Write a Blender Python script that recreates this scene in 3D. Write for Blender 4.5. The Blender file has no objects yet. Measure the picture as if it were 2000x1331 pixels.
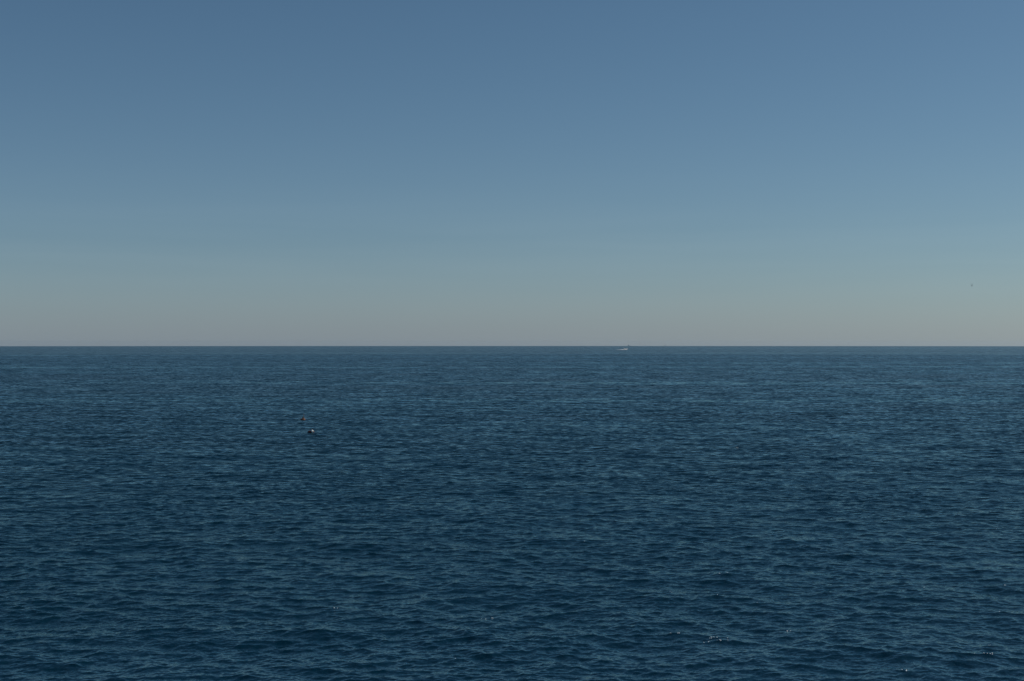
import bpy, math, random
import numpy as np
from mathutils import Vector, Matrix
R = math.radians
scene = bpy.context.scene
col = scene.collection

# ------------------------------------------------------------------ camera
CAM_H = 20.0                 # metres above mean sea level
EARTH = 6.371e6
FPX = 50.0 / 36.0 * 2000.0   # focal length in photo pixels
cam_d = bpy.data.cameras.new('camera'); cam = bpy.data.objects.new('camera', cam_d)
col.objects.link(cam); scene.camera = cam
cam_d.lens = 50.0; cam_d.sensor_width = 36.0
cam_d.clip_start = 0.5; cam_d.clip_end = 60000.0
PITCH = 3.7 / FPX            # eye level lies a few pixels under the centre of the frame
cam.location = (0, 0, CAM_H)
cam.rotation_euler = (math.pi / 2 + PITCH, 0, 0)

# ------------------------------------------------------------------ sky and sun
SUN_EL, SUN_AZ = 40.0, 78.0      # azimuth clockwise from the view direction
world = bpy.data.worlds.new('World'); scene.world = world
world.use_nodes = True
wt = world.node_tree; wt.nodes.clear()
wo = wt.nodes.new('ShaderNodeOutputWorld'); bg = wt.nodes.new('ShaderNodeBackground')
sky = wt.nodes.new('ShaderNodeTexSky'); sky.sky_type = 'NISHITA'
sky.sun_disc = False
sky.sun_elevation = R(SUN_EL); sky.sun_rotation = R(SUN_AZ)
sky.altitude = 0; sky.air_density = 0.85; sky.dust_density = 0.7; sky.ozone_density = 5.0
bg.inputs['Strength'].default_value = 0.08
tint = wt.nodes.new('ShaderNodeVectorMath'); tint.operation = 'MULTIPLY'
tint.inputs[1].default_value = (1.07, 1.27, 1.19)
wt.links.new(sky.outputs[0], tint.inputs[0]); 
# thin veil of high haze low in the sky, with faint long streaks of cirrus in it
tc = wt.nodes.new('ShaderNodeTexCoord'); sep = wt.nodes.new('ShaderNodeSeparateXYZ'); wt.links.new(tc.outputs['Generated'], sep.inputs[0])
def wmath(op, a, b=0.0):
    n = wt.nodes.new('ShaderNodeMath'); n.operation = op
    for i, v in enumerate((a, b)):
        if isinstance(v, (int, float)): n.inputs[i].default_value = v
        else: wt.links.new(v, n.inputs[i])
    return n.outputs[0]
zz = wmath('MAXIMUM', sep.outputs['Z'], 0.0)
veil = wmath('EXPONENT', wmath('DIVIDE', zz, -0.09))
cmap = wt.nodes.new('ShaderNodeMapping'); cmap.inputs['Scale'].default_value = (3.0, 3.0, 62.0); cmap.inputs['Rotation'].default_value = (0.0, R(0.7), 0.0)
cn = wt.nodes.new('ShaderNodeTexNoise'); cn.inputs['Scale'].default_value = 1.0; cn.inputs['Detail'].default_value = 5; cn.inputs['Roughness'].default_value = 0.55; cn.inputs['Distortion'].default_value = 0.5
wt.links.new(tc.outputs['Generated'], cmap.inputs[0]); wt.links.new(cmap.outputs[0], cn.inputs['Vector'])
band = wmath('EXPONENT', wmath('MULTIPLY', wmath('POWER', wmath('SUBTRACT', zz, 0.065), 2.0), -900.0))
streak = wmath('MULTIPLY', wmath('MULTIPLY', wmath('SUBTRACT', cn.outputs['Fac'], 0.5), band), 0.8)
vcol = wt.nodes.new('ShaderNodeVectorMath'); vcol.operation = 'SCALE'; vcol.inputs[0].default_value = (1.22, 1.00, 2.30); wt.links.new(veil, vcol.inputs['Scale'])
scol = wt.nodes.new('ShaderNodeVectorMath'); scol.operation = 'SCALE'; scol.inputs[0].default_value = (1.0, 0.95, 0.85); wt.links.new(streak, scol.inputs['Scale'])
ad1 = wt.nodes.new('ShaderNodeVectorMath'); ad1.operation = 'ADD'; ad2 = wt.nodes.new('ShaderNodeVectorMath'); ad2.operation = 'ADD'
low = wt.nodes.new('ShaderNodeVectorMath'); low.operation = 'SCALE'; low.inputs[0].default_value = (0.52, 0.82, 0.55)
wt.links.new(wmath('EXPONENT', wmath('DIVIDE', zz, -0.012)), low.inputs['Scale'])
ad3 = wt.nodes.new('ShaderNodeVectorMath'); ad3.operation = 'ADD'
wt.links.new(tint.outputs[0], ad1.inputs[0]); wt.links.new(vcol.outputs[0], ad1.inputs[1])
wt.links.new(ad1.outputs[0], ad2.inputs[0]); wt.links.new(scol.outputs[0], ad2.inputs[1])
wt.links.new(ad2.outputs[0], ad3.inputs[0]); wt.links.new(low.outputs[0], ad3.inputs[1]); wt.links.new(ad3.outputs[0], bg.inputs['Color'])
wt.links.new(bg.outputs[0], wo.inputs['Surface'])

sd = bpy.data.lights.new('sun', 'SUN'); sun = bpy.data.objects.new('sun', sd); col.objects.link(sun)
sd.energy = 4.5; sd.angle = R(0.5); sd.color = (1.0, 0.94, 0.86)
sv = Vector((math.sin(R(SUN_AZ)) * math.cos(R(SUN_EL)), math.cos(R(SUN_AZ)) * math.cos(R(SUN_EL)), math.sin(R(SUN_EL))))
sun.rotation_euler = (-sv).to_track_quat('-Z', 'Y').to_euler()
sun.location = (0, 0, 200)

vs = scene.view_settings
vs.view_transform = 'Standard'; vs.look = 'None'; vs.gamma = 1.0; vs.use_curve_mapping = False
vs.exposure = -0.74

# ------------------------------------------------------------------ helpers
def tag(o, label=None, cat=None, group=None, kind=None):
    if label: o['label'] = label
    if cat: o['category'] = cat
    if group: o['group'] = group
    if kind: o['kind'] = kind
    return o

def empty(name, loc, rz=0.0):
    o = bpy.data.objects.new(name, None); col.objects.link(o)
    o.location = loc; o.rotation_euler = (0, 0, rz); o.empty_display_size = 0.3
    return o

def mat(name, base, rough=0.5, metal=0.0, noise=0.15, scale=6.0, emis=None):
    m = bpy.data.materials.new(name); m.use_nodes = True
    nt = m.node_tree; b = nt.nodes['Principled BSDF']
    b.inputs['Roughness'].default_value = rough; b.inputs['Metallic'].default_value = metal
    tc = nt.nodes.new('ShaderNodeTexCoord'); n = nt.nodes.new('ShaderNodeTexNoise')
    n.inputs['Scale'].default_value = scale; n.inputs['Detail'].default_value = 4
    r = nt.nodes.new('ShaderNodeMix'); r.data_type = 'RGBA'
    r.inputs[6].default_value = (*[c * (1 - noise) for c in base], 1)
    r.inputs[7].default_value = (*[min(1, c * (1 + noise)) for c in base], 1)
    nt.links.new(tc.outputs['Object'], n.inputs['Vector']); nt.links.new(n.outputs['Fac'], r.inputs[0])
    nt.links.new(r.outputs[2], b.inputs['Base Color'])
    return m

class MB:
    """collects verts and faces of one mesh"""
    def __init__(s): s.v = []; s.f = []
    def box(s, c, d, taper=1.0, m=None):
        n = len(s.v)
        for z in (-.5, .5):
            t = 1.0 if z < 0 else taper
            for x, y in ((-.5, -.5), (.5, -.5), (.5, .5), (-.5, .5)):
                p = Vector((c[0] + x * d[0] * t, c[1] + y * d[1] * t, c[2] + z * d[2]))
                s.v.append(m @ p if m else p)
        s.f += [(n, n+3, n+2, n+1), (n+4, n+5, n+6, n+7), (n, n+1, n+5, n+4), (n+1, n+2, n+6, n+5), (n+2, n+3, n+7, n+6), (n+3, n, n+4, n+7)]
        return s
    def loft(s, rings, cap=True, closed=True):
        """rings: lists of points, same length"""
        n0 = len(s.v); k = len(rings[0])
        for r in rings: s.v += [Vector(p) for p in r]
        for i in range(len(rings) - 1):
            for j in range(k if closed else k - 1):
                a = n0 + i * k + j; b = n0 + i * k + (j + 1) % k
                s.f.append((a, b, b + k, a + k))
        if cap:
            s.f.append(tuple(range(n0 + k - 1, n0 - 1, -1)))
            s.f.append(tuple(range(n0 + (len(rings) - 1) * k, n0 + len(rings) * k)))
        return s
    def lathe(s, prof, c=(0, 0, 0), seg=20, m=None):
        rings = []
        for r, z in prof:
            ring = [Vector((c[0] + r * math.cos(2 * math.pi * j / seg), c[1] + r * math.sin(2 * math.pi * j / seg), c[2] + z)) for j in range(seg)]
            rings.append([m @ p for p in ring] if m else ring)
        return s.loft(rings)
    def tube(s, a, b, r0, r1=None, seg=10):
        a, b = Vector(a), Vector(b); r1 = r0 if r1 is None else r1
        q = (b - a).to_track_quat('Z', 'Y').to_matrix()
        rings = [[p + q @ Vector((r * math.cos(2 * math.pi * j / seg), r * math.sin(2 * math.pi * j / seg), 0)) for j in range(seg)] for p, r in ((a, r0), (b, r1))]
        return s.loft(rings)
    def build(s, name, m, parent=None, smooth=False):
        me = bpy.data.meshes.new(name); me.from_pydata([tuple(p) for p in s.v], [], s.f); me.update()
        if smooth: me.polygons.foreach_set('use_smooth', [True] * len(me.polygons))
        o = bpy.data.objects.new(name, me); col.objects.link(o)
        if m: me.materials.append(m)
        if parent: o.parent = parent
        return o

# ------------------------------------------------------------------ the sea
WIND = R(-12)                 # waves run towards the camera, slightly across the view
CHOP = 1.4                    # sideways pull that sharpens the crests
SLOPE = 0.178                 # rms slope carried by the modelled waves
def patch(x, y, s, seed):
    """smooth pseudo-random field in 0..1, used for gust patches"""
    rg = np.random.default_rng(seed); a = 0
    for i in range(7):
        th = rg.uniform(0, 2 * math.pi); k = 2 * math.pi / (s * rg.uniform(0.6, 1.8))
        a = a + np.sin(k * (np.cos(th) * x + np.sin(th) * y) + rg.uniform(0, 6.28))
    return 0.5 + 0.5 * np.tanh(a / 2.6)

BANDS = [  # tile size, samples, shortest wave, longest wave, slope weight
    (617.0, 512, 7.5, 30.0, 0.50),
    (391.0, 1024, 3.6, 7.5, 0.90),
    (233.0, 1024, 1.8, 3.6, 1.10),
    (151.0, 1024, 0.9, 1.8, 1.15),
    (83.0, 1024, 0.42, 0.9, 1.10),
]
BANDS = [(L * .65, N, a * .56, b * .56, w) for L, N, a, b, w in BANDS]
def make_tile(L, N, lmin, lmax, w, seed):
    rg = np.random.default_rng(seed)
    k1 = np.fft.fftfreq(N, 1.0 / N) * 2 * math.pi / L
    kx, ky = np.meshgrid(k1, k1, indexing='ij'); k = np.hypot(kx, ky); k[0, 0] = 1
    wd = WIND + (R(30) if lmin > 1.9 else 0.0)      # the longer waves cross the wind sea
    ct = -(kx * math.sin(wd) + ky * math.cos(wd)) / k
    D = np.where(ct > 0, ct ** 2, 0.25 * ct ** 2) + 0.22
    lam = 2 * math.pi / k
    e = 0.12
    win = 1 / (1 + np.exp(-(np.log(lam / lmin)) / e)) * 1 / (1 + np.exp(np.log(lam / lmax) / e))
    P = D * win / k ** 4; P[0, 0] = 0
    h0 = (rg.normal(size=(N, N)) + 1j * rg.normal(size=(N, N))) * np.sqrt(P)
    h = np.fft.ifft2(h0)
    sx = np.fft.ifft2(1j * kx * h0).real; sy = np.fft.ifft2(1j * ky * h0).real
    c = w / math.sqrt((sx ** 2 + sy ** 2).mean())
    dx = np.fft.ifft2(1j * kx / k * h0).real; dy = np.fft.ifft2(1j * ky / k * h0).real
    return np.stack([dx * c, dy * c, h.real * c], -1).astype(np.float32)
wsum = math.sqrt(sum(b[4] ** 2 for b in BANDS))
TILES = [make_tile(L, N, a, b, w * SLOPE / wsum, 11 + i) for i, (L, N, a, b, w) in enumerate(BANDS)]

def sample(i, x, y):
    L, N = BANDS[i][:2]; T = TILES[i]
    u = (x / L % 1.0) * N; v = (y / L % 1.0) * N
    iu = np.floor(u).astype(np.int64); iv = np.floor(v).astype(np.int64)
    fu = (u - iu).astype(np.float32)[..., None]; fv = (v - iv).astype(np.float32)[..., None]
    iu %= N; iv %= N; ju = (iu + 1) % N; jv = (iv + 1) % N
    return (T[iu, iv] * (1 - fu) + T[ju, iv] * fu) * (1 - fv) + (T[iu, jv] * (1 - fu) + T[ju, jv] * fu) * fv

def waves(x, y, step):
    """displacement of the surface, leaving out waves the mesh step cannot carry; and the slope left out"""
    out = np.zeros(x.shape + (3,), np.float32); lost = np.zeros(x.shape, np.float32)
    g_small = 0.86 + 0.38 * patch(x, y, 55.0, 3) * (0.4 + 0.6 * patch(x, y, 17.0, 4))
    for i, (L, N, lmin, lmax, w) in enumerate(BANDS):
        lc = math.sqrt(lmin * lmax)
        wt_ = np.clip((lc / step - 1.3) / 1.5, 0, 1).astype(np.float32)
        g = (1.0 if i < 2 else g_small).__mul__(1.0) if i < 2 else g_small.astype(np.float32)
        lost += (1 - wt_) * (w / wsum) ** 2
        m = wt_ > 0
        if not m.any(): continue
        d = sample(i, x[m], y[m]) * wt_[m][:, None]
        if i >= 2: d *= g[m][:, None]
        out[m] += d
    return out, np.sqrt(lost)

def sea_z(x, y):
    x = np.atleast_1d(np.float64(x)); y = np.atleast_1d(np.float64(y))
    d, _ = waves(x, y, np.full(x.shape, 0.12))
    return float(d[0, 2] - (x[0] ** 2 + y[0] ** 2) / (2 * EARTH))

def build_sea():
    rs = [4.0]
    while rs[-1] < 19000:
        r = rs[-1]
        rs.append(r + (0.6 if r < 50 else 0.28 if r < 66 else min(0.0013 * r, 0.95) if r < 2400 else min(r * 0.012, 0.95 + (r - 2400) * 0.02)))
    rs = np.array(rs)
    dth = 0.00052; half = R(23.5)
    th = list(np.arange(-half, half, dth)); t = half; d = dth
    side = []
    while t < math.pi: side.append(t); d = min(d * 1.10, R(4)); t += d
    side = [s for s in side if s < math.pi - R(1)]
    th = np.array([-s for s in side[::-1]] + th + side)
    nr, nt_ = len(rs), len(th)
    r2, t2 = np.meshgrid(rs, th, indexing='ij')
    x = (r2 * np.sin(t2)).ravel(); y = (r2 * np.cos(t2)).ravel()
    dr = np.gradient(rs)[:, None] * np.ones((1, nt_))
    dt = r2 * np.maximum(np.gradient(th), 0)[None, :]
    step = np.maximum(dr, dt).ravel()
    D, lost = waves(x, y, step)
    co = np.empty((nr * nt_, 3), np.float32)
    co[:, 0] = x + CHOP * D[:, 0]; co[:, 1] = y + CHOP * D[:, 1]
    co[:, 2] = D[:, 2] - (x ** 2 + y ** 2) / (2 * EARTH)
    idx = np.arange(nr * nt_, dtype=np.int32).reshape(nr, nt_)
    jn = np.roll(idx, -1, axis=1)
    q = np.stack([idx[:-1], jn[:-1], jn[1:], idx[1:]], -1).reshape(-1, 4)
    # close the small hole under the camera with a fan
    co = np.vstack([co, [[0, 0, 0]]]).astype(np.float32); c = len(co) - 1
    tri = np.stack([idx[0], np.full(nt_, c, np.int32), jn[0]], -1)
    me = bpy.data.meshes.new('sea')
    me.vertices.add(len(co)); me.vertices.foreach_set('co', co.ravel())
    nl = q.size + tri.size
    me.loops.add(nl); me.loops.foreach_set('vertex_index', np.concatenate([q.ravel(), tri.ravel()]).astype(np.int32))
    npoly = len(q) + len(tri); me.polygons.add(npoly)
    ls = np.concatenate([np.arange(len(q)) * 4, q.size + np.arange(len(tri)) * 3]).astype(np.int32)
    me.polygons.foreach_set('loop_start', ls)
    me.polygons.foreach_set('use_smooth', np.ones(npoly, bool))
    me.update(calc_edges=True); me.validate()
    a = me.attributes.new('unresolved', 'FLOAT', 'POINT')
    a.data.foreach_set('value', np.append(lost, 0).astype(np.float32))
    o = bpy.data.objects.new('sea', me); col.objects.link(o)
    pass
    return o

def sea_material():
    m = bpy.data.materials.new('sea_water'); m.use_nodes = True
    nt = m.node_tree; b = nt.nodes['Principled BSDF']; L = nt.links.new
    def N(t, **k):
        n = nt.nodes.new(t)
        for a, v in k.items(): setattr(n, a, v)
        return n
    def math_(op, a, c):
        n = N('ShaderNodeMath', operation=op)
        for i, v in enumerate((a, c)):
            if isinstance(v, (int, float)): n.inputs[i].default_value = v
            else: L(v, n.inputs[i])
        return n.outputs[0]
    def vm(op, a, c=None, s=None):
        n = N('ShaderNodeVectorMath', operation=op)
        for i, v in enumerate((a, c)):
            if v is None: continue
            if isinstance(v, tuple): n.inputs[i].default_value = v
            else: L(v, n.inputs[i])
        if s is not None:
            if isinstance(s, (int, float)): n.inputs['Scale'].default_value = s
            else: L(s, n.inputs['Scale'])
        return n.outputs[0]
    geo = N('ShaderNodeNewGeometry'); at = N('ShaderNodeAttribute', attribute_name='unresolved')
    un = at.outputs['Fac']
    def rotated(scale):
        mp = N('ShaderNodeMapping'); mp.inputs['Rotation'].default_value = (0, 0, WIND)
        mp.inputs['Scale'].default_value = scale
        L(geo.outputs['Position'], mp.inputs['Vector']); return mp.outputs[0]
    def slopes(scale, detail, rough):
        n = N('ShaderNodeTexNoise'); n.noise_dimensions = '2D'
        n.inputs['Scale'].default_value = 1.0; n.inputs['Detail'].default_value = detail; n.inputs['Roughness'].default_value = rough
        L(rotated(scale), n.inputs['Vector'])
        return vm('SUBTRACT', n.outputs['Color'], (0.5, 0.5, 0.5))
    # large, slow patches of rougher and calmer water
    pn = N('ShaderNodeTexNoise'); pn.noise_dimensions = '2D'; pn.inputs['Scale'].default_value = 1; pn.inputs['Detail'].default_value = 9; pn.inputs['Roughness'].default_value = 0.68
    L(rotated((0.008, 0.02, 1)), pn.inputs['Vector'])
    gust = N('ShaderNodeMapRange'); gust.inputs[1].default_value = 0.35; gust.inputs[2].default_value = 0.65
    gust.inputs[3].default_value = 0.70; gust.inputs[4].default_value = 1.25
    L(pn.outputs['Fac'], gust.inputs[0]); gu = gust.outputs[0]
    # long narrow slicks: thin lines of calm water
    sn = N('ShaderNodeTexNoise'); sn.noise_dimensions = '2D'; sn.inputs['Scale'].default_value = 1; sn.inputs['Detail'].default_value = 2
    L(rotated((0.0005, 0.011, 1)), sn.inputs['Vector'])
    sl = N('ShaderNodeMapRange'); sl.inputs[1].default_value = 0.585; sl.inputs[2].default_value = 0.66
    sl.inputs[3].default_value = 1.0; sl.inputs[4].default_value = 0.52
    L(sn.outputs['Fac'], sl.inputs[0])
    gu = math_('MULTIPLY', gu, sl.outputs[0])
    micro = slopes((4.5, 8.0, 1), 3, 0.6)
    mid = slopes((0.45, 0.95, 1), 3, 0.62)
    a1 = vm('SCALE', micro, s=math_('MULTIPLY', gu, 0.48))
    a2 = vm('SCALE', mid, s=math_('MULTIPLY', math_('MULTIPLY', gu, un), 1.3))
    big = slopes((0.055, 0.11, 1), 4, 0.6)
    a3 = vm('SCALE', big, s=math_('MULTIPLY', math_('POWER', un, 2.0), 0.9))
    s = vm('ADD', vm('ADD', a1, a2), a3)
    s = vm('MULTIPLY', s, (0.75, 1.0, 0.0))
    nn = vm('NORMALIZE', vm('ADD', geo.outputs['Normal'], s))
    rg = math_('ADD', math_('MULTIPLY', math_('MULTIPLY', un, gu), 0.26), 0.03)
    # water: light welling up from below, under a faintly blue green reflection; the mean facet one sees
    # on rough water leans towards the viewer, which lowers its Fresnel reflectance
    nt.nodes.remove(b)
    out = nt.nodes['Material Output']
    dif = N('ShaderNodeBsdfDiffuse'); dif.inputs['Color'].default_value = (0.0, 0.0155, 0.0300, 1); L(nn, dif.inputs['Normal'])
    gl = N('ShaderNodeBsdfGlossy'); gl.inputs['Color'].default_value = (0.71, 0.95, 1.0, 1); L(nn, gl.inputs['Normal']); L(rg, gl.inputs['Roughness'])
    ne = vm('NORMALIZE', vm('ADD', nn, vm('SCALE', geo.outputs['Incoming'], s=math_('MULTIPLY', rg, 0.62))))
    fr = N('ShaderNodeFresnel'); fr.inputs['IOR'].default_value = 1.333; L(ne, fr.inputs['Normal'])
    mx = N('ShaderNodeMixShader'); L(fr.outputs[0], mx.inputs[0]); L(dif.outputs[0], mx.inputs[1]); L(gl.outputs[0], mx.inputs[2])
    L(mx.outputs[0], out.inputs['Surface'])
    return m

sea = build_sea(); tag(sea, kind='structure')
sea.data.materials.append(sea_material())

def at_row(px, py):
    """world point of the mean sea surface seen at a photo pixel"""
    ang = (py - 665.5) / FPX - PITCH      # below eye level
    lo, hi = 20.0, math.sqrt(2 * EARTH * CAM_H)
    f = lambda r: CAM_H / r + r / (2 * EARTH)
    for _ in range(60):
        mid = (lo + hi) / 2
        if f(mid) > math.tan(ang): lo = mid
        else: hi = mid
    r = lo; t = math.atan((px - 1000) / FPX)
    return r * math.sin(t), r * math.cos(t), r
def on_sea(px, py):
    x, y, r = at_row(px, py)
    return Vector((x, y, sea_z(x, y) if r < 900 else -r * r / (2 * EARTH)))
def far(px, r):
    t = math.atan((px - 1000) / FPX)
    return Vector((r * math.sin(t), r * math.cos(t), -r * r / (2 * EARTH)))

# ------------------------------------------------------------------ materials of the things
M = dict(
    gel=mat('white_gelcoat', (0.80, 0.80, 0.78), 0.25), glass=mat('dark_glass', (0.015, 0.02, 0.025), 0.08),
    blue=mat('dark_blue_boot_stripe', (0.02, 0.03, 0.06), 0.35), steel=mat('stainless_steel', (0.6, 0.6, 0.6), 0.25, 1.0),
    teak=mat('teak_deck', (0.30, 0.19, 0.11), 0.6, noise=.3, scale=3), foam=mat('sea_foam', (0.80, 0.82, 0.84), 0.8, noise=.05, scale=1.5),
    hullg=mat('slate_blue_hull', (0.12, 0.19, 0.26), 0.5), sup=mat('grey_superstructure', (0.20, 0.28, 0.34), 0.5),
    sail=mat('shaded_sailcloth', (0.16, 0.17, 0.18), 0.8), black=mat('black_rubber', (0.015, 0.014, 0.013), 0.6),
    orange=mat('faded_orange_float', (0.32, 0.10, 0.04), 0.55, noise=.3), red=mat('dark_red_float', (0.10, 0.018, 0.016), 0.5, noise=.3),
    white=mat('white_float', (0.80, 0.79, 0.75), 0.45), rust=mat('rusty_pole', (0.20, 0.13, 0.09), 0.7, noise=.3, scale=20),
    feather=mat('white_feathers', (0.78, 0.78, 0.76), 0.8), gfeather=mat('dark_grey_feathers', (0.26, 0.27, 0.28), 0.8),
    beak=mat('yellow_beak', (0.5, 0.32, 0.05), 0.5),
)

# ------------------------------------------------------------------ motor yacht
def hull_rings(Lh, beam, free, draft, bow_rise, n=14, x0=0.0):
    rings = []
    for i in range(n + 1):
        u = i / n; x = -Lh / 2 + Lh * u
        w = beam / 2 * (0.86 + 0.14 * min(1, u * 3)) if u < 0.5 else beam / 2 * max(0.02, (1 - ((u - .5) / .5) ** 2.2))
        top = free + bow_rise * u ** 2.2; keel = -draft * (1 - max(0, (u - .6) / .4) ** 2) + (top * .35) * max(0, (u - .8) / .2) ** 2
        chine = 0.15 * free + 0.3 * bow_rise * u ** 3
        xt = x + 0.10 * Lh * max(0, (u - .75) / .25) ** 1.5 * 0.6
        rings.append([(x, 0, keel), (x, w * .80, chine), (xt, w, top * .75), (xt, w * .97, top), (xt, -w * .97, top), (xt, -w, top * .75), (x, -w * .80, chine)])
    return rings
def motor_yacht(loc, heading):
    t = empty('motor_yacht', loc, heading)
    pitch = Matrix.Rotation(R(-4.0), 4, 'Y')          # bow up, planing
    P = lambda L_: [[pitch @ Vector(p) for p in r] for r in L_]
    MB().loft(P(hull_rings(16.5, 4.6, 1.5, .7, 1.0))).build('hull', M['gel'], t, False)
    MB().loft(P([[(x, -w, z), (x, w, z), (x, w * .97, z + .16), (x, -w * .97, z + .16)] for x, w, z in ((-8.3, 2.03, .55), (-4, 2.34, .62), (0, 2.37, .72), (3, 2.1, .9), (6, 1.2, 1.25))])).build('boot_stripe', M['blue'], t)
    MB().box((-8.9, 0, .45), (1.4, 3.6, .12), 1, pitch).build('swim_platform', M['teak'], t)
    cab = MB().loft(P([[(-5.2, -1.75, 1.5), (-5.2, 1.75, 1.5), (-5.0, 1.6, 3.1), (-5.0, -1.6, 3.1)],
                      [(.8, -1.75, 1.7), (.8, 1.75, 1.7), (-.4, 1.45, 3.15), (-.4, -1.45, 3.15)],
                      [(4.4, -1.05, 2.0), (4.4, 1.05, 2.0), (2.4, .9, 2.45), (2.4, -.9, 2.45)]])).build('cabin', M['gel'], t)
    for s in (-1, 1):
        MB().loft(P([[(-4.4, s * 1.74, 2.05), (-4.4, s * 1.66, 2.85), (-4.4, s * 1.60, 2.8), (-4.4, s * 1.66, 2.05)],
                     [(.3, s * 1.75, 2.2), (-.3, s * 1.62, 2.9), (-.3, s * 1.5, 2.8), (.3, s * 1.6, 2.2)]])).build('side_window', M['glass'], cab)
    MB().loft(P([[(1.05, -1.45, 2.45), (1.05, 1.45, 2.45), (-.2, 1.3, 3.2), (-.2, -1.3, 3.2)], [(1.5, -1.35, 2.45), (1.5, 1.35, 2.45), (-.05, 1.2, 3.24), (-.05, -1.2, 3.24)]])).build('windscreen', M['glass'], cab)
    fb = MB().box((-3.0, 0, 3.45), (4.2, 3.0, .6), .92, pitch).build('flybridge', M['gel'], t)
    MB().box((-1.0, 0, 4.0), (.12, 2.3, .5), .9, pitch).build('wind_deflector', M['glass'], fb)
    MB().box((-3.6, 0, 4.0), (.8, 1.6, .6), .9, pitch).build('helm_seat', M['teak'], fb)
    a = MB()
    for s in (-1, 1):
        a.tube(pitch @ Vector((-4.9, s * 1.3, 3.7)), pitch @ Vector((-5.5, s * 1.05, 5.3)), .09)
    a.tube(pitch @ Vector((-5.5, -1.1, 5.3)), pitch @ Vector((-5.5, 1.1, 5.3)), .1)
    arch = a.build('radar_arch', M['gel'], t)
    MB().lathe([(.01, 0), (.35, .02), (.38, .15), (.25, .28), (.01, .32)], pitch @ Vector((-5.5, 0, 5.4))).build('radar_dome', M['gel'], arch, True)
    MB().tube(pitch @ Vector((-5.5, .9, 5.3)), pitch @ Vector((-5.9, .9, 7.2)), .03, .01, 6).build('aerial', M['steel'], arch)
    r = MB(); prev = None
    for i in range(8):
        u = .62 + .055 * i; x = -8.25 + 16.5 * u + (0.99 * max(0, (u - .75) / .25) ** 1.5); w = 2.2 * max(.04, 1 - ((u - .5) / .5) ** 2.2); z = 1.5 + u ** 2.2
        for s in (-1, 1):
            r.tube(pitch @ Vector((x, s * w, z)), pitch @ Vector((x, s * w, z + .7)), .025, None, 5)
            if prev: r.tube(pitch @ Vector((prev[0], s * prev[1], prev[2] + .7)), pitch @ Vector((x, s * w, z + .7)), .025, None, 5)
        prev = (x, w, z)
    r.build('bow_rail', M['steel'], t)
    return t
yl = on_sea(1221.5, 683.6)
y_head = R(28)
yacht = motor_yacht(yl + Vector((0, 0, .35)), y_head)
tag(yacht, 'white motor yacht speeding right just below the horizon, wake behind it', 'boat')

# foam thrown up along the yacht and behind it
def wake(loc, heading):
    rg = random.Random(5); m = MB(); q = Matrix.Rotation(heading, 4, 'Z')
    def blob(x, y, z, s, flat):
        c = q @ Vector((x, y, z)); ring = []
        n0 = len(m.v); m.v.append(c + Vector((0, 0, s * flat)))
        for k in range(2):
            for j in range(7):
                a = j * 2 * math.pi / 7 + k; rr = s * (0.7 + .3 * k) * rg.uniform(.75, 1.2)
                m.v.append(c + Vector((rr * math.cos(a), rr * math.sin(a), s * flat * (.6 if k == 0 else -.15))))
        for j in range(7):
            a, b = n0 + 1 + j, n0 + 1 + (j + 1) % 7
            m.f += [(n0, a, b), (a, a + 7, b + 7, b)]
    for _ in range(520):                              # the two bow waves
        u = rg.random() ** 1.1; s = rg.choice((-1, 1)); x = 4.5 - 24 * u
        blob(x, s * (1.6 + 5.5 * u + rg.gauss(0, .3 + .6 * u)), rg.random() * (1.5 * (1 - u) ** 2 + .15), rg.uniform(.25, .6), .7)
    for _ in range(800):                              # the churned stern wake
        u = rg.random() ** 1.4; x = -8.5 - 20 * u
        blob(x, rg.gauss(0, 1.3 + 1.5 * u), rg.random() * (1.1 * (1 - u) ** 2 + .12), rg.uniform(.3, .8) * (1 - .4 * u), .6)
    o = m.build('wake_foam', M['foam'], None, True); o.location = loc
    return o
tag(wake(yl, y_head), 'white foam wake spreading behind the motor yacht', 'wake', kind='stuff')

# ------------------------------------------------------------------ ships on the horizon
def cargo_ship(loc, heading):
    t = empty('cargo_ship', loc, heading)
    MB().loft(hull_rings(38, 8, 4.2, 2.0, 2.0)).build('hull', M['hullg'], t)
    w = MB().box((-9, 0, 7.2), (9, 6.6, 6.4), .92).build('deckhouse', M['sup'], t)
    MB().box((-8.3, 0, 11.4), (5.5, 7.6, 2.2), .9).build('bridge', M['sup'], t)
    MB().lathe([(1.2, 0), (1.1, 3.4), (.9, 3.5)], (-12, 0, 10.2), 12).build('funnel', M['hullg'], t)
    MB().tube((-7.5, 0, 12.4), (-7.5, 0, 18), .25, .1).build('mast', M['sup'], t)
    for x in (3, 10): MB().box((x, 0, 5.2), (6, 5.6, 1.6), .95).build('hatch_cover', M['sup'], t)
    return t
tag(cargo_ship(far(1228.6, 16600), R(40)), 'small slate blue ship on the horizon just right of the motor yacht', 'ship')

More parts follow.
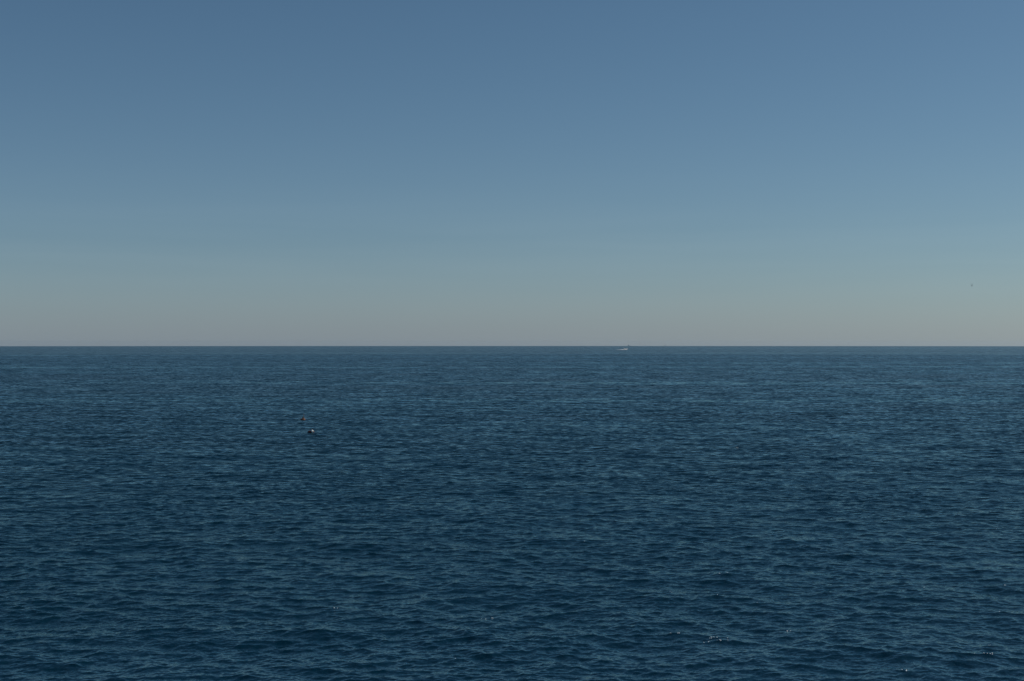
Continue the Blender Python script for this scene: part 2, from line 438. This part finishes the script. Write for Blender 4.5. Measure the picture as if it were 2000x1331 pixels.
def sailing_boat(loc, heading, H, L_):
    t = empty('sailing_boat', loc, heading); k = H / 18.0
    MB().loft(hull_rings(L_, L_ * .28, 1.4 * k, .8 * k, .5 * k)).build('hull', M['sup'], t)
    MB().tube((.6 * k, 0, 1.2 * k), (.6 * k, 0, H), .12 * k, .07 * k, 8).build('mast', M['steel'], t)
    MB().tube((.6 * k, 0, 2.6 * k), (-5 * k, .5 * k, 2.7 * k), .09 * k, None, 8).build('boom', M['steel'], t)
    def sail(pts, name, bulge):
        a, b, c = [Vector(p) for p in pts]; m = MB(); n = 10; rows = []
        nrm = (b - a).cross(c - a).normalized()
        for i in range(n + 1):
            u = i / n; p0 = a.lerp(c, u); p1 = b.lerp(c, u); row = []
            for j in range(9):
                v = j / 8; row.append(p0.lerp(p1, v) + nrm * bulge * math.sin(math.pi * v) * (1 - u))
            rows.append(row)
        m.loft(rows, cap=False, closed=False)
        o = m.build(name, M['sail'], t, True)
        s = o.modifiers.new('thickness', 'SOLIDIFY'); s.thickness = .03
    sail([(.5 * k, 0, 2.9 * k), (-4.8 * k, .5 * k, 2.9 * k), (.5 * k, 0, H * .98)], 'main_sail', .5 * k)
    sail([(L_ * .46, 0, 2 * k), (-.3 * k, .6 * k, 2.4 * k), (.7 * k, 0, H * .9)], 'jib', .5 * k)
    return t
tag(sailing_boat(far(1299, 14800), R(60), 25.0, 17.0), 'tall sailing boat silhouette standing up on the horizon, right of the motor yacht', 'sailboat')
tag(sailing_boat(far(743.3, 15400), R(75), 12.0, 10.0), 'tiny grey sailing boat on the horizon, far to the left of the motor yacht', 'sailboat')

# ------------------------------------------------------------------ buoys
def cone_buoy(loc):
    t = empty('marker_buoy', loc, R(20))
    tilt = Matrix.Rotation(R(5), 4, 'Y')
    MB().lathe([(.02, -.22), (.40, -.2), (.54, -.05), (.55, .10), (.48, .19), (.02, .22)], seg=28, m=tilt).build('float', M['orange'], t, True)
    MB().lathe([(.555, -.04), (.57, 0), (.555, .05)], seg=28, m=tilt).build('fender_band', M['black'], t, True)
    MB().lathe([(.33, .20), (.30, .30), (.20, .58), (.07, .86), (.02, .88)], seg=20, m=tilt).build('cone', M['black'], t, True)
    MB().tube(tilt @ Vector((0, 0, .85)), tilt @ Vector((0, 0, 1.25)), .03, None, 8).build('pole', M['rust'], t)
    MB().lathe([(.02, 1.22), (.09, 1.25), (.09, 1.36), (.02, 1.39)], seg=14, m=tilt).build('lamp', M['rust'], t, True)
    MB().lathe([(.02, -.12), (.17, -.1), (.2, .02), (.13, .13), (.02, .15)], (-.62, .1, 0), 16).build('pick_up_float', M['rust'], t, True)
    return t
def ball_buoy(loc):
    t = empty('mooring_buoy', loc, R(-10))
    m = Matrix.Rotation(R(90), 4, 'Y')
    MB().lathe([(.02, -.66), (.16, -.62), (.24, -.45), (.25, .05), (.18, .22), (.02, .26)], (0, 0, 0), 22, m=Matrix.Translation((-.05, 0, .10)) @ m.inverted() @ Matrix.Scale(-1, 4, (0, 0, 1))).build('drum_float', M['red'], t, True)
    MB().lathe([(.01, -.29), (.15, -.24), (.25, -.12), (.29, 0), (.25, .13), (.15, .24), (.01, .29)], (.28, 0, .27), 22).build('ball_float', M['white'], t, True)
    MB().lathe([(.02, -.13), (.12, -.1), (.15, 0), (.1, .1), (.02, .13)], (.62, .02, .1), 16).build('small_float', M['orange'], t, True)
    MB().tube((-.35, 0, .3), (-.35, 0, .62), .025, None, 8).build('lifting_eye', M['rust'], t)
    MB().tube((.45, 0, .1), (.62, 0, .05), .02, None, 6).build('rope', M['rust'], t)
    return t
b1 = on_sea(592.3, 819.0); b2 = on_sea(607.3, 845.0)
tag(cone_buoy(b1 + Vector((0, 0, .12))), 'dark cone-topped buoy on a low orange float, farther of the two buoys', 'buoy', 'buoys floating on the left side of the sea')
tag(ball_buoy(b2 + Vector((0, 0, .12))), 'dark red floating buoy with a white ball, nearer of the two buoys', 'buoy', 'buoys floating on the left side of the sea')

# ------------------------------------------------------------------ gulls
def ellipsoid_body(prof, name, m, parent, zoff=0.0):
    rings = []
    for x, w, h, z in prof:
        rings.append([(x, w * math.cos(a), z + zoff + h * math.sin(a)) for a in [2 * math.pi * j / 14 for j in range(14)]])
    return MB().loft(rings).build(name, m, parent, True)
def floating_gull(loc, heading):
    t = empty('floating_gull', loc, heading)
    ellipsoid_body([(-.24, .01, .01, .10), (-.15, .05, .04, .08), (-.02, .085, .075, .06), (.10, .08, .085, .07), (.15, .05, .07, .12), (.165, .035, .045, .19), (.19, .04, .04, .235), (.225, .025, .025, .235), (.24, .008, .008, .23)], 'body', M['feather'], t)
    MB().loft([[(.235, -.01, .225), (.235, .01, .225), (.235, .01, .24), (.235, -.01, .24)], [(.285, -.003, .218), (.285, .003, .218), (.285, .003, .226), (.285, -.003, .226)]]).build('beak', M['beak'], t)
    for s in (-1, 1):
        MB().loft([[(x, s * y, z - h), (x, s * (y + .014), z), (x, s * y, z + h), (x, s * (y - .03), z + h * .9)] for x, y, z, h in ((.09, .078, .10, .03), (.0, .085, .10, .045), (-.12, .06, .11, .035), (-.30, .012, .13, .008))]).build('wing', M['gfeather'], t, True)
    return t
g = on_sea(1439.5, 873.5)
tag(floating_gull(g + Vector((0, 0, .03)), R(200)), 'small white-breasted gull with dark wings resting on the water right of centre', 'bird')

def flying_gull(loc, heading):
    t = empty('flying_gull', loc, heading)
    ellipsoid_body([(-.26, .05, .006, 0), (-.16, .035, .03, 0), (-.04, .065, .06, 0), (.08, .07, .065, 0), (.15, .045, .045, .02), (.20, .04, .04, .03), (.245, .008, .008, .025)], 'body', M['gfeather'], t)
    for s in (-1, 1):
        sec = []
        for u in range(9):
            f = u / 8; ang = R(80) - R(12) * max(0, f - .45)
            y = .05 + .60 * f * math.cos(ang) + .04; z = .03 + .62 * f * math.sin(ang)
            c = .17 * (1 - f) ** .6 + .02; x = .04 + .05 * math.sin(f * math.pi) - .12 * f * f
            sec.append([(x + c * .5, s * y, z), (x, s * y, z + .014), (x - c * .5, s * y, z), (x, s * y, z - .006)])
        MB().loft(sec).build('wing', M['gfeather'], t, True)
    return t
dg = 330.0
gx = (1898.3 - 1000) / FPX * dg; gz = CAM_H + dg * math.tan((665.5 - 559.0) / FPX + PITCH)
tag(flying_gull(Vector((gx, dg, gz)), R(90)), 'dark gull flying with raised wings in the hazy sky at the right', 'bird')

# ------------------------------------------------------------------ flecks of foam on crests, a few white ones modelled in place of sun glints
def crest(px, py):
    x, y, _ = at_row(px, py)
    gx_, gy_ = np.meshgrid(np.linspace(-1.6, 1.6, 33), np.linspace(-2.5, 2.5, 33))
    d, _l = waves(x + gx_.ravel(), y + gy_.ravel(), np.full(gx_.size, .12))
    i = int(np.argmax(d[:, 2]))
    return x + gx_.ravel()[i], y + gy_.ravel()[i]
def flecks():
    rg = random.Random(8); m = MB()
    spots = [(1378, 1107, 9), (1361, 1151, 2), (984, 1196, 9), (602, 1191, 4), (1943, 1238, 9), (1923, 1243, 2), (1962, 1170, 2), (1957, 1124, 4),
             (1830, 1118, 2), (1348, 1234, 9), (1372, 1245, 14), (1388, 1252, 12), (1505, 1213, 5), (1757, 1283, 5), (1783, 1317, 7), (1747, 1164, 3), (1155 + 590, 1165, 1),
             (1965, 937, 2), (1550, 916, 1), (1804, 917, 1), (1972, 1012, 1), (858, 1286, 3), (1148, 1064, 1), (1275, 1144, 4), (1500, 1158, 2), (1940, 1211, 4)]
    for px, py, n in spots:
        cx, cy = crest(px, py)
        for _ in range(max(1, int(n * .6))):
            x = cx + rg.gauss(0, .06 + .045 * n); y = cy + rg.gauss(0, .10)
            x1 = np.array([x, x]); y1 = np.array([y, y])
            d, _l = waves(x1, y1, np.full(2, .12))
            c = Vector((x + CHOP * d[0, 0], y + CHOP * d[0, 1], d[0, 2] - (x * x + y * y) / (2 * EARTH) + .015)); s = rg.uniform(.015, .036)
            n0 = len(m.v)
            for k, (rr, zz) in enumerate(((1, -.3), (.8, .5))):
                for j in range(6):
                    a = j * math.pi / 3 + k * .5
                    m.v.append(c + Vector((1.4 * s * rr * math.cos(a) * rg.uniform(.7, 1.2), s * rr * math.sin(a), s * zz)))
            m.v.append(c + Vector((0, 0, s * .8)))
            for j in range(6):
                a, b = n0 + j, n0 + (j + 1) % 6
                m.f += [(a, b, b + 6, a + 6), (a + 6, b + 6, n0 + 12)]
    return m.build('foam_glint_flecks', M['foam'], None, True)
tag(flecks(), 'tiny white flecks of foam, a few standing in for sun glints, on scattered wave crests', 'foam', kind='stuff')

# ------------------------------------------------------------------ sea air
hz = MB().box((0, 0, -5), (39600, 39600, 76)).build('haze', None); tag(hz, kind='stuff')
hm = bpy.data.materials.new('haze_air'); hm.use_nodes = True; hn = hm.node_tree; hn.nodes.clear()
ho = hn.nodes.new('ShaderNodeOutputMaterial'); pv = hn.nodes.new('ShaderNodeVolumePrincipled')
pv.inputs['Color'].default_value = (0.74, 0.88, 1.0, 1); pv.inputs['Density'].default_value = 1.6e-5; pv.inputs['Anisotropy'].default_value = 0.35
hn.links.new(pv.outputs[0], ho.inputs['Volume']); hz.data.materials.append(hm)
